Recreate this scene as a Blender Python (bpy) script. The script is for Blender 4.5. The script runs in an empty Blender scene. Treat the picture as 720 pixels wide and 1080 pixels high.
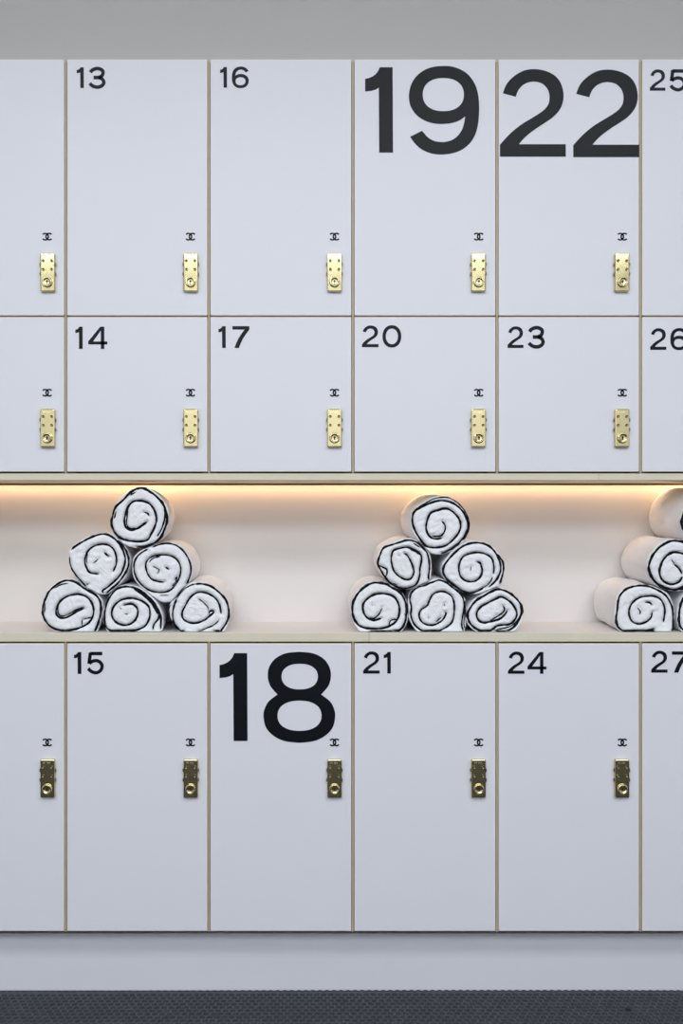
import bpy, bmesh, math, random
import numpy as np
from mathutils import Vector
from mathutils.geometry import tessellate_polygon

random.seed(7)
S = bpy.context.scene
COL = S.collection

# ------------------------------------------------------------------ camera
PITCH_M = 0.30 / 151.6           # metres per photo pixel on the door plane
D = 2.0                          # camera to door plane
F = D / PITCH_M                  # focal length in pixels (720x1080 frame)
VX, VY = 320.0, 545.0            # where the depth lines run to
H = 498.5 * (D + 0.05) / F       # camera height: floor line under the plinth at y=1043.5

cd = bpy.data.cameras.new('camera')
cam = bpy.data.objects.new('camera', cd)
COL.objects.link(cam)
cam.location = (0, -D, H)
cam.rotation_euler = (math.radians(90), 0, 0)
cd.sensor_fit = 'AUTO'
cd.sensor_width = 36
cd.lens = F / 1080 * 36
cd.shift_x = (360 - VX) / 1080
cd.shift_y = (VY - 540) / 1080
cd.clip_start = 0.05
S.camera = cam

def X(px, y=0.0): return (px - VX) * (D + y) / F
def Z(py, y=0.0): return H - (py - VY) * (D + y) / F

# ------------------------------------------------------------------ world, lights, exposure
w = bpy.data.worlds.new('world'); S.world = w
w.use_nodes = True
w.node_tree.nodes['Background'].inputs[0].default_value = (0.8, 0.88, 1.0, 1)
w.node_tree.nodes['Background'].inputs[1].default_value = 0.35

def area(name, loc, sx, sy, power, color, rot=(0, 0, 0)):
    l = bpy.data.lights.new(name, 'AREA')
    l.shape = 'RECTANGLE'; l.size = sx; l.size_y = sy
    l.energy = power; l.color = color
    o = bpy.data.objects.new(name, l); COL.objects.link(o)
    o.location = loc; o.rotation_euler = rot
    return o
COOL = (0.93, 0.96, 1.0)
area('ceiling_panel', (0.0, -1.88, 2.74), 4.2, 0.6, 51, COOL)
area('ceiling_panel', (0.0, -3.60, 2.74), 4.2, 1.2, 122, COOL)

S.view_settings.view_transform = 'Standard'
S.view_settings.look = 'None'
S.view_settings.gamma = 1
S.view_settings.use_curve_mapping = False
S.view_settings.exposure = 0.0
S.cycles.use_denoising = True
S.cycles.max_bounces = 10
S.cycles.diffuse_bounces = 6

# ------------------------------------------------------------------ materials
def mat(name, color, rough=0.5, metal=0.0, bump=None, spec=0.5, mottled=None, aniso=None):
    m = bpy.data.materials.new(name); m.use_nodes = True
    nt = m.node_tree; b = nt.nodes['Principled BSDF']
    b.inputs['Base Color'].default_value = (*color, 1)
    b.inputs['Roughness'].default_value = rough
    b.inputs['Metallic'].default_value = metal
    b.inputs['Specular IOR Level'].default_value = spec
    tc = nt.nodes.new('ShaderNodeTexCoord')
    if mottled:
        sc, amt = mottled
        n = nt.nodes.new('ShaderNodeTexNoise'); n.inputs['Scale'].default_value = sc
        n.inputs['Detail'].default_value = 4
        nt.links.new(tc.outputs['Object'], n.inputs['Vector'])
        r = nt.nodes.new('ShaderNodeValToRGB')
        r.color_ramp.elements[0].position = 0.3; r.color_ramp.elements[1].position = 0.7
        r.color_ramp.elements[0].color = (*[c * (1 - amt) for c in color], 1)
        r.color_ramp.elements[1].color = (*[min(1, c * (1 + amt)) for c in color], 1)
        nt.links.new(n.outputs['Fac'], r.inputs['Fac'])
        nt.links.new(r.outputs['Color'], b.inputs['Base Color'])
    if bump:
        sc, st, dist = bump
        n = nt.nodes.new('ShaderNodeTexNoise'); n.inputs['Scale'].default_value = sc
        n.inputs['Detail'].default_value = 3
        nt.links.new(tc.outputs['Object'], n.inputs['Vector'])
        bp = nt.nodes.new('ShaderNodeBump')
        bp.inputs['Strength'].default_value = st; bp.inputs['Distance'].default_value = dist
        nt.links.new(n.outputs['Fac'], bp.inputs['Height'])
        nt.links.new(bp.outputs['Normal'], b.inputs['Normal'])
    return m

M = {
    'door':   mat('white_laminate', (0.70, 0.71, 0.765), 0.42, mottled=(3, 0.006)),
    'edge':   mat('cream_edge_band', (0.84, 0.79, 0.68), 0.4),
    'carc':   mat('beige_carcass', (0.42, 0.355, 0.26), 0.45, mottled=(60, 0.05)),
    'board':  mat('cream_board', (0.65, 0.61, 0.48), 0.45, mottled=(20, 0.02)),
    'panel':  mat('niche_panel', (0.70, 0.683, 0.675), 0.55),
    'black':  mat('black_vinyl', (0.005, 0.006, 0.010), 0.33, spec=0.14, mottled=(40, 0.05)),
    'brass':  mat('polished_brass', (0.66, 0.575, 0.32), 0.12, 1.0, mottled=(90, 0.04)),
    'brassd': mat('dark_brass', (0.20, 0.16, 0.07), 0.28, 1.0),
    'pale':   mat('pale_engraving', (0.90, 0.80, 0.52), 0.35, 1.0),
    'hole':   mat('keyhole_black', (0.010, 0.009, 0.006), 0.5),
    'lens':   mat('dial_cup_metal', (0.28, 0.235, 0.11), 0.15, 1.0),
    'plinth': mat('plinth_laminate', (0.66, 0.675, 0.735), 0.45, mottled=(4, 0.01)),
    'wall':   mat('grey_paint', (0.465, 0.455, 0.445), 0.8, bump=(300, 0.05, 0.001)),
    'white':  mat('white_paint', (0.78, 0.78, 0.78), 0.8, bump=(300, 0.05, 0.001)),
    'rubber': mat('dark_rubber', (0.048, 0.051, 0.064), 0.5, bump=(900, 0.25, 0.0006), mottled=(30, 0.12)),
    'floor':  mat('dark_floor', (0.042, 0.044, 0.050), 0.85, bump=(400, 0.2, 0.0006), spec=0.15, mottled=(30, 0.12)),
    'towel':  mat('white_terry', (0.80, 0.81, 0.84), 0.95, bump=(520, 0.55, 0.0012), spec=0.1, mottled=(70, 0.02)),
    'trim':   mat('edging_crease_black', (0.006, 0.006, 0.008), 0.85, bump=(700, 0.4, 0.0008), spec=0.15),  # edging colour, also paints the shade in the wrinkles
    'alu':    mat('bronze_channel', (0.16, 0.09, 0.05), 0.5, 0.3),
}
led = bpy.data.materials.new('warm_led'); led.use_nodes = True
nt = led.node_tree; nt.nodes.clear()
em = nt.nodes.new('ShaderNodeEmission'); out = nt.nodes.new('ShaderNodeOutputMaterial')
em.inputs[0].default_value = (1.0, 0.60, 0.31, 1); em.inputs[1].default_value = 12
nt.links.new(em.outputs[0], out.inputs[0])
M['led'] = led

# ------------------------------------------------------------------ helpers
def link(name, me, mats, parent=None, loc=None, smooth=False):
    o = bpy.data.objects.new(name, me); COL.objects.link(o)
    for m in (mats if isinstance(mats, (list, tuple)) else [mats]): me.materials.append(m)
    if parent: o.parent = parent
    if loc: o.location = loc
    if smooth:
        for p in me.polygons: p.use_smooth = True
    return o

def finish(bm, name):
    bmesh.ops.recalc_face_normals(bm, faces=bm.faces)
    me = bpy.data.meshes.new(name); bm.to_mesh(me); bm.free()
    return me

def box(bm, x0, x1, y0, y1, z0, z1, bev=0.0, seg=2, mi=0, side_mi=None):
    v = [bm.verts.new(p) for p in ((x0,y0,z0),(x1,y0,z0),(x1,y1,z0),(x0,y1,z0),(x0,y0,z1),(x1,y0,z1),(x1,y1,z1),(x0,y1,z1))]
    fs = [bm.faces.new([v[i] for i in q]) for q in ((0,1,5,4),(1,2,6,5),(2,3,7,6),(3,0,4,7),(4,5,6,7),(3,2,1,0))]
    for f in fs: f.material_index = mi
    if side_mi is not None:
        for f in fs[1:]: f.material_index = side_mi
    if bev:
        es = list({e for f in fs for e in f.edges})
        r = bmesh.ops.bevel(bm, geom=es, offset=bev, segments=seg, profile=0.6, affect='EDGES', clamp_overlap=True,
                            material=(side_mi if side_mi is not None else -1))

def prism(bm, loops, y0, y1):
    """flat shape (outer loop + holes, xz coords) given a thickness from y0 (front) to y1"""
    flat = [p for l in loops for p in l]
    tris = tessellate_polygon([[Vector((p[0], p[1], 0)) for p in l] for l in loops])
    a = [bm.verts.new((p[0], y0, p[1])) for p in flat]
    b = [bm.verts.new((p[0], y1, p[1])) for p in flat]
    for t in tris:
        try: bm.faces.new([a[i] for i in t])
        except ValueError: pass
    k = 0
    for l in loops:
        n = len(l)
        for i in range(n):
            j = (i + 1) % n
            try: bm.faces.new((a[k+i], a[k+j], b[k+j], b[k+i]))
            except ValueError: pass
        k += n

def catmull(pts, n=8, closed=False):
    P = [np.array(p, float) for p in pts]
    m = len(P); o = []
    rng = range(m) if closed else range(m - 1)
    for i in rng:
        if closed: p0, p1, p2, p3 = P[(i-1) % m], P[i], P[(i+1) % m], P[(i+2) % m]
        else: p0, p1, p2, p3 = P[max(i-1, 0)], P[i], P[i+1], P[min(i+2, m-1)]
        for k in range(n):
            t = k / n
            o.append(0.5*((2*p1)+(-p0+p2)*t+(2*p0-5*p1+4*p2-p3)*t*t+(-p0+3*p1-3*p2+p3)*t**3))
    if not closed: o.append(P[-1])
    return np.array(o)

def lathe(bm, prof, cx, cz, n=28, mi=0):
    """prof: list of (radius, y); axis along y"""
    rings = []
    for r, y in prof:
        if r < 1e-6: rings.append([bm.verts.new((cx, y, cz))])
        else: rings.append([bm.verts.new((cx + r*math.cos(2*math.pi*k/n), y, cz + r*math.sin(2*math.pi*k/n))) for k in range(n)])
    for a, b in zip(rings, rings[1:]):
        for k in range(n):
            j = (k + 1) % n
            q = [a[k % len(a)], a[j % len(a)], b[j % len(b)], b[k % len(b)]]
            q = [v for i, v in enumerate(q) if v not in q[:i]]
            if len(q) >= 3:
                f = bm.faces.new(q); f.material_index = mi

def empty(name, loc, label, cat, group=None):
    o = bpy.data.objects.new(name, None); COL.objects.link(o)
    o.location = loc; o['label'] = label; o['category'] = cat
    o.empty_display_size = 0.05
    if group: o['group'] = group
    return o

def structure(name, bm, m, parent=None):
    o = link(name, finish(bm, name), m, parent); o['kind'] = 'structure'
    return o

# ------------------------------------------------------------------ levels and columns
GX = [-82.4, 69.2, 220.2, 372.0, 524.0, 675.4, 827.2]       # gap centres
GXW = [X(g) for g in GX]
DOORS = {'top': (62.6, 332.6), 'mid': (334.3, 497.4), 'low': (678.8, 982.0)}
CARC = {'top': (64.6, 333.4), 'mid': (333.5, 499.2), 'low': (677.2, 982.8)}
SHELF_Z = Z(667.6)
NICHE_D = 0.215
LD = 0.45
XL, XR = GXW[0] + 0.0, GXW[-1]

# ------------------------------------------------------------------ setting
bm = bmesh.new(); box(bm, -3.2, 3.2, -4.6, 0.55, -0.06, -0.0065); structure('floor', bm, M['floor'])
bm = bmesh.new(); box(bm, -3.2, 3.2, -4.6, 0.55, 2.8, 2.88); structure('ceiling', bm, M['white'])
bm = bmesh.new(); box(bm, -3.2, 3.2, LD + 0.01, 0.55, -0.0065, 2.8); structure('wall_back', bm, M['wall'])
bm = bmesh.new(); box(bm, -3.28, -3.2, -4.6, 0.55, -0.0065, 2.8); structure('wall_left', bm, M['white'])
bm = bmesh.new(); box(bm, 3.2, 3.28, -4.6, 0.55, -0.0065, 2.8); structure('wall_right', bm, M['white'])
bm = bmesh.new(); box(bm, -3.28, 3.28, -4.7, -4.6, -0.0065, 2.8); structure('wall_front', bm, M['white'])
bm = bmesh.new(); box(bm, -3.2, 3.2, 0.012, LD + 0.01, Z(64.0), 2.8); structure('wall_bulkhead', bm, M['wall'])

# honeycomb rubber mat
def hex_mat():
    bm = bmesh.new()
    px_, py_ = 0.0150, 0.01299
    R0 = px_ / math.sqrt(3)
    rows = 44; y0 = 0.0385
    vmap = {}
    def ov(x, y):
        k = (round(x * 2e4), round(y * 2e4))
        if k not in vmap: vmap[k] = bm.verts.new((x, y + 0.0022*math.sin(x*2.3+0.7), 0.0))
        return vmap[k]
    for r in range(rows):
        cy = y0 - r * py_
        n = 164
        for c in range(n):
            cx = -1.12 + c * px_ + (px_/2 if r % 2 else 0)
            ang = [math.pi/6 + k*math.pi/3 for k in range(6)]
            sh = 0.0022*math.sin(cx*2.3+0.7)
            O = [ov(cx + R0*math.cos(a), cy + R0*math.sin(a)) for a in ang]
            I = [bm.verts.new((cx + 0.80*R0*math.cos(a), cy + sh + 0.80*R0*math.sin(a), 0.0)) for a in ang]
            B = [bm.verts.new((cx + 0.70*R0*math.cos(a), cy + sh + 0.70*R0*math.sin(a), -0.0042)) for a in ang]
            for k in range(6):
                j = (k+1) % 6
                bm.faces.new((O[k], O[j], I[j], I[k]))
                bm.faces.new((I[k], I[j], B[j], B[k]))
            bm.faces.new(B)
    box(bm, -1.10, 1.30, 0.032, 0.0488, -0.0058, -0.0015)
    # side skirt
    be = [e for e in bm.edges if len(e.link_faces) == 1]
    ex = bmesh.ops.extrude_edge_only(bm, edges=be)
    for v in ex['geom']:
        if isinstance(v, bmesh.types.BMVert): v.co.z = -0.006
    return finish(bm, 'rubber_mat')
mo = link('rubber_mat', hex_mat(), M['rubber'])
mo['label'] = 'dark grey honeycomb rubber mat on the floor below the lockers'; mo['category'] = 'mat'

# plinth under the lower lockers
bm = bmesh.new()
box(bm, XL, XR + 0.036, 0.05, 0.068, -0.0063, Z(984.6, 0.05), 0.0006, 1)
box(bm, XL, XR + 0.036, 0.10, LD - 0.02, -0.0063, Z(983.0), 0.0006, 1)
o = link('plinth', finish(bm, 'plinth'), M['plinth'])
o['label'] = 'pale grey recessed plinth under the bottom row of lockers'; o['category'] = 'plinth'

# ------------------------------------------------------------------ open shelf between the rows
shelf = empty('open_shelf', (0, 0, Z(677.0)), 'cream open shelf recess running between the upper and lower lockers', 'shelf')
def bpart(name, m, *boxes):
    bm = bmesh.new()
    for b in boxes: box(bm, *b[:6], bev=b[6] if len(b) > 6 else 0.0008, seg=2)
    me = finish(bm, name); me.transform(__import__('mathutils').Matrix.Translation((0, 0, -Z(677.0))))
    o = link(name, me, m, shelf)
    if name == 'shelf_board':            # white laminate top, cream front edge
        me.materials.append(M['panel'])
        for p in me.polygons:
            if p.normal.z > 0.7: p.material_index = 1
    return o
sx1 = X(389); sx2 = X(631)
zt0, zt1 = Z(506.4), Z(499.4)
bpart('shelf_board', M['board'], (XL, sx1 - 0.0003, 0.0, NICHE_D, Z(676.8), SHELF_Z))
bpart('shelf_board', M['board'], (sx1 + 0.0003, XR + 0.036, 0.0, NICHE_D, Z(676.8), SHELF_Z))
bpart('top_board', M['board'], (XL, sx2 - 0.0003, 0.0, NICHE_D, zt0, zt1))
bpart('top_board', M['board'], (sx2 + 0.0003, XR + 0.036, 0.0, NICHE_D, zt0, zt1))
bpart('back_panel', M['panel'], (XL, XR + 0.036, NICHE_D, NICHE_D + 0.016, Z(676.8), zt1))
bpart('end_panel', M['board'], (XL - 0.018, XL, 0.0, NICHE_D + 0.016, Z(676.8), zt1))
bpart('end_panel', M['board'], (XR + 0.036, XR + 0.054, 0.0, NICHE_D + 0.016, Z(676.8), zt1))
bpart('rear_support', M['carc'], (XL, XR, NICHE_D + 0.10, NICHE_D + 0.12, Z(676.8), zt1))

strip = empty('led_strip', (0, NICHE_D - 0.02, zt0), 'warm glowing light strip under the rear of the shelf recess top', 'light')
def spart(name, m, *boxes):
    bm = bmesh.new()
    for b in boxes: box(bm, *b)
    me = finish(bm, name); me.transform(__import__('mathutils').Matrix.Translation((0, -(NICHE_D - 0.02), -zt0)))
    return link(name, me, m, strip)
yl = NICHE_D - 0.025
spart('channel', M['alu'], (XL + .002, XR - .002, yl, yl + 0.0016, zt0 - 0.0044, zt0 - 0.0002),
      (XL + .002, XR - .002, yl + 0.0018, yl + 0.016, zt0 - 0.0016, zt0 - 0.0002))
spart('diffuser', M['led'], (XL + .004, XR - .004, yl + 0.0035, yl + 0.0135, zt0 - 0.0036, zt0 - 0.0018))

# filler panels closing the run on its right end
bm = bmesh.new()
box(bm, XR + 0.0005, XR + 0.054, 0.002, LD, Z(982.8), Z(677.2)); box(bm, XR + 0.0005, XR + 0.054, 0.002, LD, Z(499.2), Z(64.6))
structure('trim_1', bm, M['door'])
bm = bmesh.new(); box(bm, XR + 0.0545, 3.2, 0.056, LD, -0.006, Z(64.2)); structure('trim_2', bm, M['wall'])
bm = bmesh.new(); box(bm, -3.2, XL - 0.0185, 0.056, LD, -0.006, Z(64.2)); structure('trim_3', bm, M['wall'])

# ------------------------------------------------------------------ lettering
ONE = [(80,210),(115,203),(150,188),(180,166),(203,138),(220,100),(342,100),(346,910),(214,910),(210,294),(180,312),(140,324),(80,330)]
TWO_O = [(90,347),(110,290),(140,240),(190,190),(250,150),(310,126),(385,118),(460,126),(530,148),(590,185),(635,240),(660,310),(667,380),(655,450),(625,510),(570,570),(500,620),(420,672),(340,730),(285,780),(242,830)]
TWO_I = [(62,835),(110,780),(180,710),(270,640),(360,585),(440,535),(490,495),(522,450),(533,400),(530,350),(513,305),(480,267),(440,245),(385,236),(330,244),(282,268),(248,302),(226,340),(213,380)]
NINE_A = [(60,607),(90,650),(130,690),(180,720),(240,738),(300,742),(370,735),(440,712),(500,670),(545,610),(572,530),(583,430),(582,340),(570,260),(545,195),(500,135),(440,95),(370,73),(310,70),(240,76),(170,100),(110,145),(70,205),(53,270),(52,320),(62,370),(90,420),(130,460),(190,492),(250,507),(310,510),(380,502),(440,480),(478,452)]
NINE_B = [(470,500),(455,550),(425,595),(385,628),(330,646),(290,647),(240,638),(195,612),(168,582),(150,562)]
EIGHT_R = [(470,38),(545,46),(602,75),(635,120),(643,170),(630,222),(590,270)]
EIGHT_R2 = [(590,270),(638,307),(661,350),(666,392),(652,450),(610,495),(550,523),(471,532)]
THREE = [[(328,198),(350,170),(398,150),(442,152),(480,174),(487,205),(472,240),(430,261),(368,262)],[(430,262),(475,280),(497,320),(482,358),(442,380),(395,382),(350,365),(320,335)]]
FIVE = [[(478,172),(325,172)],[(327,160),(318,235),(309,300)],[(312,297),(345,272),(395,260),(440,273),(470,308),(474,345),(455,385),(415,409),(375,410),(330,390),(300,358)]]

def sup_ellipse(cx, cz, rx, rz, n=48, e=2.25):
    o = []
    for k in range(n):
        t = 2*math.pi*k/n; c, s = math.cos(t), math.sin(t)
        o.append((cx + rx*math.copysign(abs(c)**(2/e), c), cz + rz*math.copysign(abs(s)**(2/e), s)))
    return o

def unit(loops, bb):
    x0, y0, x1, y1 = bb
    return [[((p[0]-x0)/(x1-x0), (p[1]-y0)/(y1-y0)) for p in l] for l in loops]

def ribbon(path, wdt, aspect):
    """stroke along a path in unit space; wdt in units of the glyph height, aspect = width/height of the glyph box"""
    P = np.array(path, float) * np.array([aspect, 1.0])
    T = np.gradient(P, axis=0); T /= np.linalg.norm(T, axis=1)[:, None] + 1e-9
    N = np.stack([-T[:, 1], T[:, 0]], 1)
    A = P + N*wdt/2; B = P - N*wdt/2
    L = np.concatenate([A, B[::-1]]) / np.array([aspect, 1.0])
    return [tuple(p) for p in L]

def glyph(ch):
    """-> list of shapes, each shape = [outer, hole...] in unit box (x right, y down)"""
    if ch == '1': return [unit([ONE], (80,100,346,910))]
    if ch == '2':
        o = list(map(tuple, catmull(TWO_O, 4))) + [(688,830),(688,948),(62,948)] + list(map(tuple, catmull(TWO_I, 4)))
        return [unit([o], (62,118,688,948))]
    if ch in '96':
        o = list(map(tuple, catmull(NINE_A, 4))) + list(map(tuple, catmull(NINE_B, 4)))
        u = unit([o, sup_ellipse(312,287,156,126)], (52,70,583,742))
        if ch == '6': u = [[(1-p[0], 1-p[1]) for p in l] for l in u]
        return [u]
    if ch == '8':
        r = list(map(tuple, catmull(EIGHT_R, 5)))[:-1] + list(map(tuple, catmull(EIGHT_R2, 5)))
        l = [(2*471.5 - x, y) for x, y in reversed(r[1:-1])]
        return [unit([r + l, sup_ellipse(473.5,172.5,98.5,69.5), sup_ellipse(472.5,385,119.5,82)], (278,38,666,532))]
    if ch == '0': return [[sup_ellipse(.5,.5,.5,.5,56,2.15), sup_ellipse(.5,.5,.5-.178,.5-.152,56,2.1)]]
    if ch == '3':
        a = (518-305)/(400-130)
        return [[ribbon(catmull(unit([s], (305,130,518,400))[0], 5), .165, a)] for s in THREE]
    if ch == '5':
        a = (495-285)/(430-152)
        sh = [[ribbon(catmull(unit([s], (285,152,495,430))[0], 5), .155, a)] for s in FIVE]
        return sh
    if ch == '7':
        return [[[(0,0),(1,0),(1,.155),(.99,.17),(.80,.36),(.62,.58),(.48,.80),(.38,1.0),(.12,1.0),(.22,.79),(.36,.56),(.55,.33),(.72,.158),(0,.155)]]]
    if ch == '4':
        return [[[(.63,0),(.66,0),(.66,.17),(.25,.665),(0,.665)]], [[(0,.665),(1,.665),(1,.80),(0,.80)]], [[(.66,0),(.84,0),(.84,1),(.66,1)]]]

def number_mesh(spec, ox, oz, xmax=None):
    """spec: [(char, x0,y0,x1,y1 px)]; mesh relative to world (ox, oz)"""
    bm = bmesh.new()
    for ch, x0, y0, x1, y1 in spec:
        for shape in glyph(ch):
            loops = []
            for l in shape:
                q = []
                for u, v in l:
                    px = x0 + u*(x1-x0)
                    if xmax is not None: px = min(px, xmax)
                    q.append((X(px) - ox, Z(y0 + v*(y1-y0)) - oz))
                loops.append(q)
            prism(bm, loops, -0.0005, -0.00005)
    return finish(bm, 'door_number')

NUM = {
 ('top',1): [('1',80.9,71,88.4,92.9),('3',93.4,70.8,111.2,93.3)],
 ('top',2): [('1',232,70.8,239.3,92.5),('6',244.5,70.3,262.2,93)],
 ('top',3): [('1',384.9,71,414.3,161),('9',431.2,69.7,505,163)],
 ('top',4): [('2',527.0,73,596.4,165.3),('2',604.3,73.5,674.6,165.8)],
 ('top',5): [('2',685,73.3,701.4,95.7),('5',705.7,73.3,723.2,96.2)],
 ('mid',1): [('1',79.5,344.6,87.2,368),('4',93,344.6,113.2,368)],
 ('mid',2): [('1',230.3,344,238,367),('7',245,344,262.9,367)],
 ('mid',3): [('2',381.6,343.3,399,366.2),('0',403.2,343,423,366.6)],
 ('mid',4): [('2',535,344.2,551.8,367),('3',556.3,344,574.2,367.3)],
 ('mid',5): [('2',685.4,346.2,702.3,369),('6',706.7,346,724.4,369.3)],
 ('low',1): [('1',78,687.7,85.8,710.8),('5',91.8,687.6,109.3,711)],
 ('low',2): [('1',231.4,688.8,261,781.5),('8',278,687.4,353.3,783.4)],
 ('low',3): [('2',382.8,687,400.2,710.4),('1',404.5,687.6,412,710.4)],
 ('low',4): [('2',535.5,687.2,552.8,710.6),('4',556,687.6,576,710.6)],
 ('low',5): [('2',686.5,686.3,703.6,709.4),('7',708.3,687,726,709.4)],
}

# two interlocked letters C back to back
def emblem_mesh():
    bm = bmesh.new()
    s = PITCH_M
    for sg in (1, -1):
        pts = []
        for k in range(29):
            a = math.radians(42 + (360 - 84) * k / 28)
            pts.append((sg*(2.15 + 3.4*math.cos(a)), 3.4*math.sin(a)))
        P = np.array(pts) * s
        T = np.gradient(P, axis=0); T /= np.linalg.norm(T, axis=1)[:, None]
        N = np.stack([-T[:,1], T[:,0]], 1); wd = 1.6*s/2
        L = np.concatenate([P + N*wd, (P - N*wd)[::-1]])
        prism(bm, [[tuple(p) for p in L]], -0.0005, -0.00005)
    return finish(bm, 'emblem')

# ------------------------------------------------------------------ brass combination lock
LT = 0.0085      # thickness of the lock
def rrect(w, h, r, n=5):
    o = []
    for cx, cz, a0 in ((w/2-r, h/2-r, 0), (-w/2+r, h/2-r, 90), (-w/2+r, -h/2+r, 180), (w/2-r, -h/2+r, 270)):
        for k in range(n+1):
            a = math.radians(a0 + 90*k/n); o.append((cx + r*math.cos(a), cz + r*math.sin(a)))
    return o
def ps(v): return v * PITCH_M
def lock_meshes():
    m = {}
    bm = bmesh.new()
    W, Hh = ps(15.4), ps(40.6)
    prof = [(0.0, 0.0), (0.0, -LT + 0.0026), (0.0002, -LT + 0.0016), (0.0008, -LT + 0.0007), (0.0016, -LT + 0.0002), (0.0026, -LT)]
    rings = []
    for ins, y in prof:
        rings.append([bm.verts.new((x, y, z)) for x, z in rrect(W - 2*ins, Hh - 2*ins, 0.0032 - ins*0.6)])
    for a, b in zip(rings, rings[1:]):
        for k in range(len(a)):
            j = (k+1) % len(a); bm.faces.new((a[k], a[j], b[j], b[k]))
    bm.faces.new(rings[-1]); bm.faces.new(rings[0])
    m['plate'] = finish(bm, 'lock_plate')
    bm = bmesh.new()          # knurled thumbwheel, axis along y is wrong way: disc lies in the xz plane, seen edge at the side
    n = 40; R = 0.0066; prev = None; rings = []
    for y, rr in ((-0.0070, R*0.86), (-0.0064, R), (-0.0022, R), (-0.0016, R*0.86)):
        rings.append([bm.verts.new((rr*(1 if k % 2 else 0.955)*math.cos(2*math.pi*k/n), y, rr*(1 if k % 2 else 0.955)*math.sin(2*math.pi*k/n))) for k in range(n)])
    for a, b in zip(rings, rings[1:]):
        for k in range(n):
            j = (k+1) % n; bm.faces.new((a[k], a[j], b[j], b[k]))
    bm.faces.new(rings[0]); bm.faces.new(rings[-1])
    m['wheel'] = finish(bm, 'thumbwheel')
    bm = bmesh.new()
    r = ps(1.45)
    lathe(bm, [(r*1.1, -LT + 0.0003), (r*1.1, -LT - 0.0013), (r*1.0, -LT - 0.0016), (r*0.5, -LT - 0.0006), (r*0.42, -LT - 0.0002), (0, -LT - 0.0002)], 0, 0, 18)
    m['window'] = finish(bm, 'dial_window')
    bm = bmesh.new()
    r = ps(5.3)
    lathe(bm, [(r*1.06, -LT + 0.0002), (r*1.06, -LT - 0.0012), (r, -LT - 0.0022), (r*0.97, -LT - 0.0042), (r*0.86, -LT - 0.0052), (r*0.74, -LT - 0.0050),
               (r*0.66, -LT - 0.0030), (r*0.52, -LT - 0.0026), (0, -LT - 0.0026)], 0, 0, 32)
    m['cylinder'] = finish(bm, 'lock_cylinder')
    bm = bmesh.new()
    box(bm, -0.0011, 0.0011, -LT - 0.0030, -LT - 0.0024, -0.0040, 0.0036)
    lathe(bm, [(0.0021, -LT - 0.0024), (0.0021, -LT - 0.0030), (0, -LT - 0.0030)], 0, 0.0008, 16)
    m['keyhole'] = finish(bm, 'keyhole')
    bm = bmesh.new()
    x = -ps(4.6)
    for i, wd in enumerate((1.0, .7, 1.1, .0, .9, 1.2, .8, 1.0)):
        if wd: box(bm, x, x + ps(wd)*0.8, -LT - 0.0002, -LT + 0.0003, ps(16.1), ps(17.2))
        x += ps(wd if wd else 1.2)
    m['engraving'] = finish(bm, 'engraving')
    return m
LM = lock_meshes(); EM = emblem_mesh()
for k, mm in (('plate','brass'),('wheel','brassd'),('window','lens'),('cylinder','brass'),('keyhole','hole'),('engraving','pale')):
    LM[k].materials.append(M[mm])
for k in ('wheel','window','cylinder'):
    for p in LM[k].polygons: p.use_smooth = k != 'wheel'
EM.materials.append(M['black'])

def raw(name, me, parent, loc=(0,0,0)):
    o = bpy.data.objects.new(name, me); COL.objects.link(o); o.parent = parent; o.location = loc
    return o

LOCKY = {'top': 287.0, 'mid': 451.4, 'low': 821.4}
EMBY = {'top': 249.6, 'mid': 414.2, 'low': 783.0}

LAB = {
 ('top',0): 'tall white locker cut by the left edge of the photo, next to locker thirteen',
 ('top',1): 'tall white locker with small black number thirteen at its top left corner',
 ('top',2): 'tall white locker with small black number sixteen, left of the huge nineteen',
 ('top',3): 'tall white locker with huge black number nineteen near its top',
 ('top',4): 'tall white locker with huge black number twenty-two spanning its whole width',
 ('top',5): 'tall white locker numbered twenty-five, cut by the right edge of the photo',
 ('mid',0): 'short white locker cut by the left edge of the photo, next to locker fourteen',
 ('mid',1): 'short white locker with small black number fourteen, above the left towel pile',
 ('mid',2): 'short white locker with small black number seventeen, above the empty shelf stretch',
 ('mid',3): 'short white locker with small black number twenty, above the middle towel pile',
 ('mid',4): 'short white locker with small black number twenty-three and a brass lock',
 ('mid',5): 'short white locker numbered twenty-six, cut by the right edge of the photo',
 ('low',0): 'white bottom row locker cut by the left edge of the photo, next to fifteen',
 ('low',1): 'white bottom row locker with small black number fifteen under the left towel pile',
 ('low',2): 'white bottom row locker with huge black number eighteen under the shelf',
 ('low',3): 'white bottom row locker with small black number twenty-one, right of the huge eighteen',
 ('low',4): 'white bottom row locker with small black number twenty-four and a brass lock',
 ('low',5): 'white bottom row locker numbered twenty-seven, cut by the right edge of the photo',
}
def label_for(row, c): return LAB[(row, c)]

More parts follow.
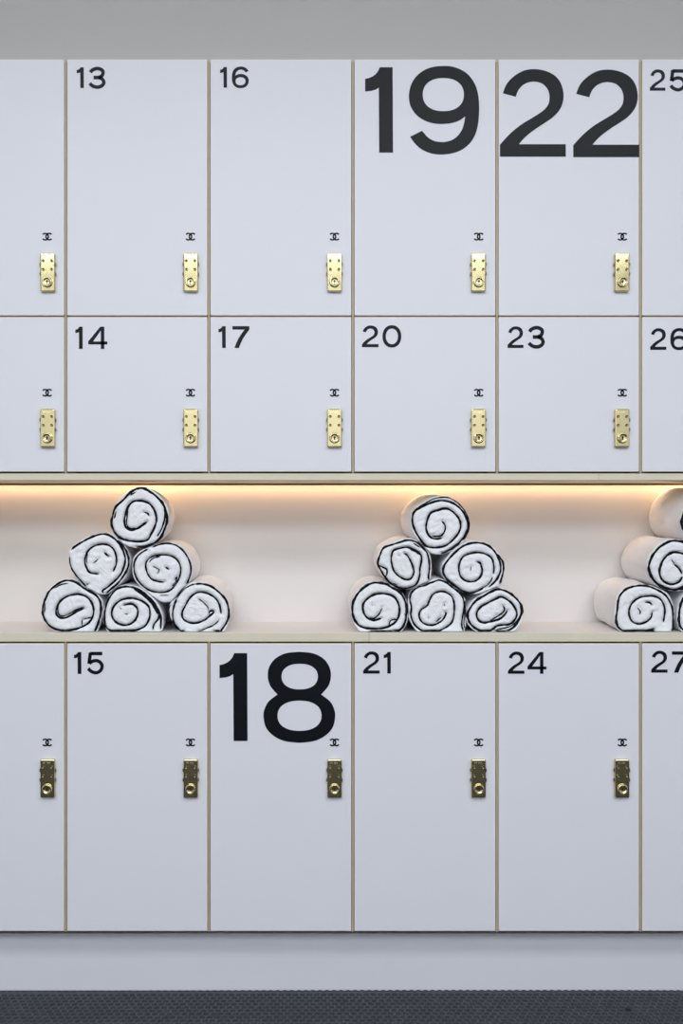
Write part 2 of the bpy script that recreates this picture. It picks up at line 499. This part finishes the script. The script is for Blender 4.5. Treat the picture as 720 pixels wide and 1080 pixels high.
def make_locker(row, c):
    xl, xr = GXW[c], GXW[c+1]
    xc = (xl + xr) / 2
    cz1, cz0 = Z(CARC[row][0]), Z(CARC[row][1])
    dz1, dz0 = Z(DOORS[row][0]), Z(DOORS[row][1])
    wl, wr = xl - xc, xr - xc
    root = empty('locker', (xc, 0, cz0), label_for(row, c), 'locker', {'top': 'tall lockers of the top row', 'mid': 'short lockers above the shelf', 'low': 'lockers below the shelf'}[row])
    h = cz1 - cz0
    bm = bmesh.new()
    t = 0.016
    g = 0.0001
    box(bm, wl + g, wl + t, 0.021, LD, 0, h); box(bm, wr - t, wr - g, 0.021, LD, 0, h)
    box(bm, wl + t, wr - t, 0.06, LD, 0.0001, t); box(bm, wl + t, wr - t, 0.06, LD, h - t, h - 0.0001)
    box(bm, wl + t, wr - t, LD - 0.008, LD, t, h - t)
    box(bm, wl + g, wl + 0.0022, 0.0008, 0.021, 0, h); box(bm, wr - 0.0022, wr - g, 0.0008, 0.021, 0, h)
    link('carcass', finish(bm, 'carcass'), M['carc'], root)
    bm = bmesh.new()
    gap = 0.0032
    box(bm, wl + gap, wr - gap, 0.0, 0.0185, dz0 - cz0, dz1 - cz0, 0.0013, 2, 0, 1)
    door = link('door', finish(bm, 'door'), [M['door'], M['edge']], root)
    if (row, c) in NUM:
        xmax = (GX[c+1] - 1.9) if (row, c) == ('top', 4) else None
        link('door_number', number_mesh(NUM[(row, c)], xc, cz0, xmax), M['black'], door)
    raw('emblem', EM, door, (X(GX[c+1] - 19.4) - xc, 0, Z(EMBY[row]) - cz0))
    lx = X(GX[c+1] - 19.3, -LT) - xc; lz = Z(LOCKY[row], -LT) - cz0
    lk = raw('combination_lock', LM['plate'], root, (lx, 0, lz))
    for sx in (-1, 1):
        for pz in (8.6, -1.6):
            raw('thumbwheel', LM['wheel'], lk, (sx*(ps(7.7) + 0.0020 - 0.0066), 0, ps(pz)))
        for pz in (12.0, 2.9):
            raw('dial_window', LM['window'], lk, (sx*ps(4.5), 0, ps(pz)))
    cy = raw('lock_cylinder', LM['cylinder'], lk, (0, 0, -ps(10.6)))
    raw('keyhole', LM['keyhole'], lk, (0, 0, -ps(10.6)))
    raw('engraving', LM['engraving'], lk)
    return root

for row in ('top', 'mid', 'low'):
    for c in range(6):
        make_locker(row, c)

# ------------------------------------------------------------------ rolled towels
# outline, dark edging and thin painted crease-shade lines of each roll's end, in ninths of a photo pixel from the offset
T = {}
T['l_top'] = ((110,508), [(340,45),(420,62),(500,115),(560,185),(600,260),(608,340),(592,430),(560,510),(500,580),(420,622),(330,634),(240,622),(160,580),(95,510),(60,440),(50,380),(65,310),(85,240),(130,180),(190,120),(250,75),(300,52)],
 [(20,[(300,628),(420,618),(510,560),(560,470),(590,370),(582,280),(545,200),(490,140),(430,95),(380,68),(340,62),(290,74),(230,115),(180,170),(110,235),(75,310),(64,380),(72,440),(110,500),(170,545),(260,565),(350,568),(410,550),(440,500),(475,430),(492,360),(480,290),(445,230),(400,195),(330,180),(270,190),(225,235),(200,300),(187,370),(202,430),(250,460),(310,445),(370,405),(405,380)]),
  (13,[(566,240),(572,340),(545,440),(500,520)]),(10,[(222,260),(212,340),(210,400),(240,442),(300,440)]),(12,[(425,325),(405,298),(370,288)]),(11,[(110,280),(90,350)]),(10,[(300,95),(240,130)])])
T['l_mid_l'] = ((65,554), [(400,70),(470,82),(530,120),(590,190),(630,270),(645,350),(625,440),(575,530),(500,600),(440,650),(380,660),(300,640),(220,590),(150,520),(90,430),(55,320),(65,260),(80,215),(140,170),(220,120),(310,85)],
 [(18,[(392,645),(385,622),(430,590),(500,530),(560,460),(595,370),(598,300),(570,220),(520,150),(460,102),(400,84),(340,92),(250,127),(160,177),(88,230)]),(12,[(70,300),(82,390),(130,470),(190,540),(225,580)]),
  (16,[(530,140),(600,220),(632,300),(628,390),(590,470),(530,550),(460,610),(420,648)]),(16,[(485,440),(513,370),(516,300),(490,230),(440,190),(380,180),(310,195),(250,240),(222,300),(216,350),(235,410),(270,452),(350,462)]),
  (8,[(245,270),(235,330),(240,360)]),(14,[(400,258),(445,300)]),(7,[(345,320),(300,360)]),(8,[(225,560),(262,556)])])
T['l_mid_r'] = ((132,564), [(400,72),(470,85),(540,125),(595,190),(630,270),(640,340),(620,420),(575,495),(520,570),(465,625),(400,645),(330,635),(260,590),(180,530),(110,460),(70,390),(62,300),(75,220),(130,160),(200,125),(280,95),(340,78)],
 [(14,[(250,110),(340,87),(400,82),(470,95),(540,145),(590,215),(620,300),(615,380),(580,470)]),(14,[(210,138),(160,165),(110,210),(80,280),(85,360),(115,430),(180,500),(260,540),(350,548),(420,530),(470,480),(510,410),(525,330),(505,260),(460,215),(400,194),(330,192),(260,205),(210,240),(192,290),(205,360),(245,420),(310,445),(370,450)]),
  (10,[(330,205),(260,225),(222,262)]),(13,[(375,305),(415,330)]),(10,[(465,430),(490,400),(475,450),(440,490)]),(7,[(260,300),(320,330),(305,370)]),(5,[(330,572),(410,573)])])
T['l_bot_l'] = ((35,600), [(320,95),(390,105),(460,150),(520,190),(590,225),(640,290),(655,370),(645,460),(615,560),(590,606),(480,608),(250,608),(180,580),(110,520),(75,440),(70,370),(90,290),(130,210),(200,140),(260,105)],
 [(18,[(580,600),(610,520),(635,430),(635,330),(600,260),(530,215),(470,180),(420,140),(360,115),(290,115),(220,150),(150,210),(115,280),(92,340),(86,420),(115,500),(170,555),(250,583),(340,583),(440,560),(520,515),(560,455),(570,390),(555,330),(520,280),(460,247),(390,243),(320,262),(260,302),(222,360),(212,420),(240,460),(290,468),(350,445),(410,405),(480,375)]),
  (8,[(330,135),(260,150),(200,182)]),(8,[(110,320),(105,420)]),(9,[(265,290),(235,350),(232,415),(265,448),(330,432),(400,390),(478,362)]),(12,[(462,480),(460,540)]),(9,[(470,478),(560,458)])])
T['l_bot_m'] = ((100,604), [(270,120),(350,125),(440,150),(530,220),(600,300),(640,400),(645,500),(635,552),(560,570),(400,572),(200,574),(120,562),(82,500),(70,430),(80,340),(110,250),(160,180),(210,135)],
 [(18,[(622,540),(622,420),(585,330),(525,250),(440,178),(350,140),(270,136),(200,160),(150,215),(110,290),(92,370),(88,450),(105,520),(150,552),(220,562),(320,558),(400,543),(470,510),(510,450),(520,380),(505,320),(450,275),(380,248),(310,245),(240,265),(185,310),(158,370),(165,430),(210,480),(270,500),(330,490),(380,450),(405,390),(395,335),(355,300),(310,300),(270,312)]),
  (22,[(370,160),(440,200),(510,260),(570,340),(600,400)]),(16,[(600,400),(600,440),(560,490),(546,545)]),(8,[(285,390),(315,392)]),(7,[(240,330),(250,345)])])
T['l_bot_r'] = ((172,602), [(300,110),(380,115),(460,140),(540,200),(600,270),(635,350),(635,440),(605,530),(565,592),(450,598),(200,598),(130,565),(80,500),(45,420),(50,340),(90,270),(130,200),(190,150),(250,118)],
 [(17,[(540,580),(590,510),(620,430),(615,340),(580,260),(530,200),(460,150),(390,127),(300,126)]),(9,[(300,126),(240,147),(175,192),(128,260)]),(14,[(128,260),(102,330),(88,410),(98,490),(150,560),(190,590)]),
  (10,[(62,320),(52,370),(62,460),(110,540),(140,566)]),(9,[(330,580),(400,550),(480,515),(530,470)]),(16,[(548,410),(535,330),(500,270),(440,225),(370,206),(310,212),(250,260),(210,330),(177,400),(190,460),(250,494),(320,495),(390,470),(440,430),(475,400),(468,382),(440,388),(432,418)]),(8,[(330,265),(370,290),(420,340),(425,370)]),(14,[(105,310),(128,296)]),(16,[(480,575),(550,580)])])
T['m_top'] = ((422,514), [(390,80),(460,88),(530,125),(600,190),(650,270),(668,350),(655,430),(610,510),(540,570),(460,620),(380,640),(300,630),(230,585),(170,510),(115,410),(100,310),(110,250),(160,190),(240,140),(320,95)],
 [(18,[(390,630),(450,605),(540,545),(600,480),(640,400),(640,330),(610,250),(560,190),(490,145),(420,127),(350,130),(280,152),(210,186),(150,216),(122,260),(118,330),(142,410),(190,490),(250,558),(330,572),(420,558),(490,510),(550,440),(575,370),(560,300),(510,240),(460,207),(420,202),(350,222),(292,242),(262,300),(247,370),(257,430),(292,475),(350,490),(400,478)]),
  (10,[(600,500),(648,420),(656,340),(625,240),(560,155),(470,102),(390,94),(310,112),(240,152),(165,195),(115,250)]),(13,[(300,455),(330,465),(390,458),(425,410),(425,360),(395,320)]),(6,[(430,190),(360,205),(300,228)])])
T['m_mid_l'] = ((388,556), [(370,110),(450,118),(520,160),(570,220),(600,300),(606,380),(600,460),(590,505),(540,530),(470,560),(400,590),(320,592),(230,560),(160,490),(100,390),(80,330),(90,260),(130,190),(200,160),(290,125)],
 [(16,[(582,505),(575,470),(585,390),(580,310),(555,230),(510,180),(450,137),(380,124),(310,142),(230,167),(150,197),(120,250),(97,320),(97,370),(140,440),(190,510),(250,558),(330,582),(400,573),(460,540),(490,470),(495,390),(510,300),(490,245),(440,215),(370,192),(300,202),(240,226),(222,290),(227,350),(250,420),(300,470),(360,498),(410,488),(435,430),(425,370),(400,310),(370,265),(340,250)]),
  (12,[(100,358),(150,385),(178,400),(180,440),(162,478)]),(9,[(400,212),(450,232),(490,262)]),(9,[(430,150),(500,195)]),(9,[(235,530),(285,555)]),(7,[(285,260),(300,270)])])
T['m_mid_r'] = ((458,562), [(400,75),(470,88),(550,125),(620,200),(665,280),(672,360),(655,450),(625,500),(560,530),(480,565),(390,584),(310,582),(230,545),(150,485),(90,420),(70,350),(85,280),(140,210),(190,140),(270,100),(340,80)],
 [(18,[(520,515),(580,460),(625,380),(630,300),(600,220),(550,150),(480,107),(400,94),(320,107),(250,142),(190,195),(130,260),(92,320),(88,390),(130,450),(200,510),(270,553),(330,572),(400,558),(470,520)]),(9,[(470,520),(520,480),(555,420)]),(16,[(562,390),(568,330),(550,250),(500,207),(420,187),(340,197),(270,232),(237,300),(237,370),(262,430),(320,462),(390,458),(440,415),(455,360),(440,292),(405,277)]),
  (16,[(600,200),(650,275),(658,360),(640,430),(625,485)]),(18,[(440,300),(458,360),(440,410)]),(5,[(350,320),(340,360)])])
T['m_bot_l'] = ((360,602), [(340,100),(430,115),(510,160),(580,210),(620,290),(638,370),(632,460),(600,545),(540,594),(400,600),(250,600),(190,592),(140,540),(100,450),(90,350),(110,270),(160,190),(230,130),(290,105)],
 [(20,[(500,588),(570,550),(610,470),(618,370),(603,280),(560,212),(490,162),(420,127),(340,112),(260,132),(190,182),(132,250),(104,330),(107,410),(140,490),(190,533),(270,550),(360,550),(440,533),(510,490),(545,430),(550,350),(525,280),(480,237),(390,217),(310,227),(240,272),(204,330),(212,400),(250,450),(310,470),(380,452)]),
  (10,[(260,446),(310,450),(360,410),(385,350)]),(11,[(260,592),(400,590),(500,590)]),(11,[(448,523),(470,472),(530,460)]),(8,[(480,520),(520,480)]),(8,[(600,400),(612,480),(560,560)]),(6,[(295,330),(285,320)])])
T['m_bot_m'] = ((422,600), [(370,95),(430,110),(500,160),(570,220),(620,290),(632,380),(625,470),(620,580),(560,608),(400,610),(200,610),(130,560),(85,470),(75,380),(80,290),(100,220),(160,170),(240,145),(310,105)],
 [(15,[(600,590),(585,520),(605,400),(608,320),(580,242),(510,182),(440,132),(370,108),(310,127),(240,152),(170,177),(112,222),(92,290),(107,360),(102,440),(130,520),(190,578),(270,603),(350,596),(430,560),(490,510),(513,430),(513,330),(490,262),(430,222),(370,217),(312,245),(277,300),(257,350),(202,390),(180,440),(202,500),(260,533),(330,530),(400,490),(435,430),(425,410)]),
  (9,[(340,505),(390,460)]),(9,[(620,300),(618,420),(605,520),(622,580)]),(9,[(420,330),(418,355)]),(5,[(265,455),(270,470)])])
T['m_bot_r'] = ((482,606), [(390,128),(460,140),(540,190),(600,250),(637,330),(622,420),(585,500),(520,548),(400,556),(240,557),(160,530),(105,470),(80,400),(100,320),(150,250),(220,200),(300,150)],
 [(19,[(470,540),(540,500),(590,430),(620,350),(600,270),(540,205),(460,157),(390,142),(320,167),(260,202),(190,242),(132,310),(102,380),(117,450),(170,508),(250,542),(320,532),(380,490),(440,480),(500,473),(550,430),(570,370),(540,300),(490,247),(420,214),(360,237),(290,272),(222,312),(188,370),(202,430),(250,458),(320,448),(400,425),(450,385),(480,340)]),
  (12,[(310,440),(380,400),(440,355),(450,320),(430,297)]),(9,[(600,290),(605,370),(570,440),(510,490),(420,515),(350,530)]),(10,[(370,545),(470,545)])])
T['r_bot_l'] = ((640,602), [(330,130),(420,140),(500,170),(580,215),(625,290),(648,380),(648,480),(636,570),(540,596),(350,600),(200,598),(120,570),(85,500),(75,400),(90,290),(120,220),(180,165),(250,138)],
 [(17,[(630,580),(632,480),(630,390),(610,310),(560,235),(490,187),(410,152),(330,142),(250,152),(180,182),(127,240),(107,310),(102,380),(92,450),(102,520),(150,568),(230,588),(330,583),(420,560),(460,552)]),(16,[(540,490),(553,400),(545,330),(510,270),(450,242),(380,242),(310,257),(250,302),(217,360),(217,430),(250,488),(310,506),(370,490),(420,450),(435,395)]),
  (12,[(432,328),(405,302),(365,298)]),(8,[(290,350),(315,385),(310,412)]),(14,[(380,582),(465,580)])])
T['r_mid_l'] = ((640,552), [(630,150),(720,160),(810,190),(890,250),(935,340),(945,430),(915,520),(850,590),(760,635),(660,648),(570,632),(480,590),(420,520),(388,430),(388,370),(420,290),(470,215),(550,165)],
 [(21,[(700,632),(830,580),(905,490),(925,400),(890,290),(810,212),(710,175),(630,166),(560,190),(490,240),(430,320),(402,410),(410,500),(440,568),(510,618),(600,636),(690,620),(780,560),(825,470),(820,380),(770,310),(700,282),(630,276),(570,310),(522,380),(502,460),(530,538),(600,578),(680,562),(722,510)]),
  (16,[(640,388),(690,430),(715,480)]),(7,[(610,340),(640,380)])])
def shifted(key, dx, dy):
    (ox, oy), o, s = T[key]
    return ((ox + dx, oy + dy), o, s)
T['r_top'] = shifted('l_top', 749 - 146.5, 545.4 - 545.6)
T['r_mid_r'] = shifted('m_mid_r', 776.5 - 499.3, 598 - 598.6)
T['r_bot_m'] = shifted('l_bot_m', 746.5 - 139.7, 0)
T['r_bot_r'] = shifted('l_bot_r', 808.3 - 210, 0)

def lumps(p, q, seed):
    rs = np.random.RandomState(seed); v = np.zeros_like(p)
    for k in range(10):
        f = rs.uniform(120, 620); a = rs.uniform(0, 2*np.pi)
        v += np.sin(f*(p*np.cos(a) + q*np.sin(a)) + rs.uniform(0, 6.28)) / (1 + f/250)
    return v / 3.0

FY = 0.012          # depth of the roll ends behind the shelf's front edge
TL = 0.198          # length of a roll
NA = 168
ANG = np.linspace(0, 2*np.pi, NA, endpoint=False)
DIRS = np.stack([np.cos(ANG), np.sin(ANG)], 1)
SS = np.linspace(0.03, 1.0, 15)

def polar(th, rad): return np.interp(th % (2*np.pi), np.append(ANG, 2*np.pi), np.append(rad, rad[0]))

class Roll:
    def __init__(self, key, drift):
        self.key = key
        (ox, oy), outl, strokes = T[key]
        def wpt(P):
            P = np.asarray(P, float)
            return np.stack([X(ox + P[:, 0]/9, FY), Z(oy + P[:, 1]/9, FY)], 1)
        o = wpt(catmull(outl, 8, True))
        self.c = c = o.mean(0)
        A = o - c; B = np.roll(A, -1, 0)
        rad = np.zeros(NA)
        for i in range(NA):
            d = DIRS[i]; n = np.array([-d[1], d[0]])
            sa, sb = A @ n, B @ n
            best = 0
            for j in np.where((sa <= 0) & (sb > 0) | (sa > 0) & (sb <= 0))[0]:
                t = sa[j]/(sa[j]-sb[j]); best = max(best, (A[j] + t*(B[j]-A[j])) @ d)
            rad[i] = best
        self.rad = rad
        self.dw = np.array(drift)*PITCH_M
        self.paths = [(wd, wpt(catmull(p, 6))) for wd, p in strokes]
    def setup_rings(self, seed):
        rm = self.rad.mean(); self.rings = []; self.cs = []
        for s in SS:
            b = min(1, s*1.6)*0.5
            rr = self.rad*(1-b) + rm*b
            rr = rr*(1.0 - 0.012*min(1, s*8)) + 0.0009*np.sin(3*ANG + 9*s + seed)*min(1, s*5)
            if s > 0.93: rr = rr*(1 - 0.10*((s-0.93)/0.07)**2)
            self.rings.append(rr); self.cs.append(self.c + self.dw*s)

def push(items, gap=0.0007):
    """items: list of [centre, radii]; draws touching outlines apart and off the shelf"""
    for it in range(14):
        new = []
        for i, (c, r) in enumerate(items):
            P = c + DIRS*r[:, None]; cut = np.zeros(NA)
            for j, (c2, r2) in enumerate(items):
                if i == j: continue
                d = P - c2; rho = np.linalg.norm(d, axis=1); th = np.arctan2(d[:, 1], d[:, 0])
                pen = polar(th, r2) + gap - rho
                u = (c2 - c)/np.linalg.norm(c2 - c)
                cosv = np.clip(DIRS @ u, 0.3, 1)
                cut = np.maximum(cut, np.where(pen > 0, pen*0.55/cosv, 0))
            r = r - cut
            zl = SHELF_Z + 0.0006
            dz = DIRS[:, 1]
            lim = np.where(dz < -0.05, (c[1] - zl)/np.maximum(-dz, 0.05), 9)
            r = np.minimum(r, lim)
            new.append([c, np.maximum(r, 0.012)])
        for i in range(len(items)): items[i] = new[i]
    return items

def relax(pile):
    out_ = push([[t.c, t.rad] for t in pile])
    for t, (c, r) in zip(pile, out_): t.rad = r
    for n, t in enumerate(pile): t.setup_rings(n*1.7)
    for k in range(len(SS)):
        out_ = push([[t.cs[k], t.rings[k]] for t in pile])
        for t, (c, r) in zip(pile, out_): t.rings[k] = r

def make_towel(rl, label, group, seed):
    c, rad, fy = rl.c, rl.rad, FY
    paths = []
    segs = []
    for wd, cp in rl.paths:          # keep the edging and crease lines inside the roll
        hw = wd*1.30/9*PITCH_M/2
        rel = cp - c; r = np.linalg.norm(rel, axis=1); th = np.arctan2(rel[:, 1], rel[:, 0])
        lim = polar(th, rad) - hw - 0.0004
        cp = c + rel*np.minimum(1, lim/np.maximum(r, 1e-6))[:, None]
        paths.append((hw, cp))
        for a, b in zip(cp[:-1], cp[1:]): segs.append((a[0], a[1], b[0], b[1], wd))
    SG = np.array(segs)
    def fronty(P):
        a = SG[None, :, 0:2]; b = SG[None, :, 2:4]; p = P[:, None, :]
        ab = b - a; t = np.clip(((p-a)*ab).sum(2) / ((ab*ab).sum(2) + 1e-12), 0, 1)
        d = np.linalg.norm(p - (a + t[..., None]*ab), axis=2)
        depth = np.where(SG[None, :, 4] >= 14, 1.0, np.where(SG[None, :, 4] >= 9, 0.7, 0.4))
        g = (depth*np.exp(-(d/0.0038)**2)).max(1)
        rel = P - c; r = np.linalg.norm(rel, axis=1)
        e = np.clip(polar(np.arctan2(rel[:, 1], rel[:, 0]), rad) - r, 0, None)
        Rr = 0.005
        rec = Rr*(1 - np.sqrt(np.clip(1 - (1 - np.clip(e/Rr, 0, 1))**2, 0, 1)))
        return fy + 0.0050*g + rec + 0.0011*lumps(P[:, 0], P[:, 1], seed) + 0.0007*lumps(P[:, 0]*2.3, P[:, 1]*2.3, seed + 400)
    ts = np.concatenate([np.linspace(0, 0.86, 34), np.linspace(0.885, 1.0, 9)])[1:]
    verts = []; rings = []
    def add_ring(xz, y):
        s = len(verts)
        for (x, z), yy in zip(xz, y): verts.append((x, yy, max(z, SHELF_Z + 0.0004)))
        rings.append(list(range(s, s + NA)))
    cen = fronty(c[None, :])[0]
    for t in ts:
        P = c + DIRS*(rad*t)[:, None]
        add_ring(P, fronty(P))
    last = fronty(c + DIRS*rad[:, None])
    for s, rr, cc in zip(SS, rl.rings, rl.cs):
        add_ring(cc + DIRS*rr[:, None], last*(1-s) + (fy + TL)*s)
    for k in (0.8, 0.55, 0.3):
        add_ring(rl.cs[-1] + DIRS*(rl.rings[-1]*k)[:, None], np.full(NA, fy + TL + 0.003))
    faces = []
    ci = len(verts); verts.append((c[0], cen, c[1]))
    for k in range(NA): faces.append((ci, rings[0][(k+1) % NA], rings[0][k]))
    for a, b in zip(rings, rings[1:]):
        for k in range(NA):
            j = (k+1) % NA; faces.append((a[k], a[j], b[j], b[k]))
    ri = len(verts); verts.append((rl.cs[-1][0], fy + TL + 0.003, rl.cs[-1][1]))
    for k in range(NA): faces.append((ri, rings[-1][k], rings[-1][(k+1) % NA]))
    base = np.array([c[0], fy, min(v[2] for v in verts)])
    me = bpy.data.meshes.new('terry_roll')
    me.from_pydata([tuple(np.array(v) - base) for v in verts], [], faces)
    bm = bmesh.new(); bm.from_mesh(me); bmesh.ops.recalc_face_normals(bm, faces=bm.faces); bm.to_mesh(me); bm.free()
    root = empty('rolled_towel', tuple(base), label, 'towel', group)
    link('terry_roll', me, M['towel'], root, smooth=True)
    # black edging, plus shade of the wrinkles drawn as thin black strokes
    vv = []; ff = []
    rs = np.random.RandomState(seed + 50)
    for hw0, cp in paths:
        d = np.concatenate([[0], np.cumsum(np.linalg.norm(np.diff(cp, axis=0), axis=1))])
        n = max(4, int(d[-1]/0.0011))
        q = np.linspace(0, d[-1], n)
        P = np.stack([np.interp(q, d, cp[:, 0]), np.interp(q, d, cp[:, 1])], 1)
        Tn = np.gradient(P, axis=0); Tn /= np.linalg.norm(Tn, axis=1)[:, None] + 1e-12
        N = np.stack([-Tn[:, 1], Tn[:, 0]], 1)
        yy = fronty(P)
        ph = rs.uniform(0, 6, 3)
        hw = hw0*(1.0 + 0.20*np.sin(q*160 + ph[0]) + 0.12*np.sin(q*420 + ph[1]))
        hw = hw*np.clip(np.minimum(q, d[-1]-q)/0.004, 0.35, 1)
        K = 8; s0 = len(vv)
        for i in range(n):
            for k in range(K):
                a = 2*math.pi*k/K
                pp = P[i] + N[i]*hw[i]*math.cos(a)
                vv.append((pp[0], yy[i] - 0.0002 - 0.0030*math.sin(a), max(pp[1], SHELF_Z + 0.0005)))
        for i in range(n-1):
            for k in range(K):
                j = (k+1) % K
                ff.append((s0+i*K+k, s0+i*K+j, s0+(i+1)*K+j, s0+(i+1)*K+k))
        ff.append(tuple(range(s0, s0+K))); ff.append(tuple(range(s0+(n-1)*K, s0+n*K)))
    me = bpy.data.meshes.new('edging_and_crease_shade')
    me.from_pydata([tuple(np.array(v) - base) for v in vv], [], ff)
    bm = bmesh.new(); bm.from_mesh(me); bmesh.ops.recalc_face_normals(bm, faces=bm.faces); bm.to_mesh(me); bm.free()
    link('edging_and_crease_shade', me, M['trim'], root, smooth=True)
    return root

W0 = 'black-edged white rolled towel, '
GL, GM, GR = 'rolled towels of the left pile', 'rolled towels of the middle pile', 'rolled towels of the right pile'
NM = {'l': ('left', GL), 'm': ('middle', GM), 'r': ('right', GR)}
WH = {'top': 'topmost of the {} pile on the shelf', 'mid_l': 'left one in the second tier of the {} pile', 'mid_r': 'right one in the second tier of the {} pile',
      'bot_l': 'leftmost in the bottom tier of the {} pile', 'bot_m': 'centre one in the bottom tier of the {} pile', 'bot_r': 'rightmost in the bottom tier of the {} pile'}
DRIFT = {'l_top': (-6, 0), 'l_mid_r': (-1, 0), 'l_bot_r': (-1, 0), 'm_top': (-3, 4), 'm_mid_l': (1, 1), 'm_bot_r': (-2, 0),
         'r_top': (-1, 2), 'r_mid_l': (2, 1), 'r_bot_l': (4, 0), 'r_bot_m': (2, 0)}
seed = 11
for side in 'lmr':
    keys = [side + '_' + k for k in ('top', 'mid_l', 'mid_r', 'bot_l', 'bot_m', 'bot_r')]
    pile = [Roll(k, DRIFT.get(k, (0, 0))) for k in keys]
    relax(pile)
    for rl in pile:
        make_towel(rl, W0 + WH[rl.key[2:]].format(NM[side][0]), NM[side][1], seed)
        seed += 3

# small scrap on the mat
bm = bmesh.new()
fyy = -D + H*F/(1064.8 - VY)
pts = catmull([(-.007,-.001),(-.003,.0035),(.004,.002),(.0075,.0028),(.006,-.003),(.001,-.0015),(-.005,-.0035)], 4, True)
top = [bm.verts.new((p[0], p[1], 0.0022 + 0.0012*math.sin(i))) for i, p in enumerate(pts)]
bot = [bm.verts.new((p[0], p[1], 0.0002)) for p in pts]
bm.faces.new(top); bm.faces.new(list(reversed(bot)))
for i in range(len(top)):
    j = (i+1) % len(top); bm.faces.new((top[i], bot[i], bot[j], top[j]))
o = link('scrap', finish(bm, 'scrap'), M['hole'], loc=((662 - VX)*(D + fyy)/F, fyy, 0))
o['label'] = 'tiny black scrap lying on the honeycomb mat below locker 24'; o['category'] = 'scrap'
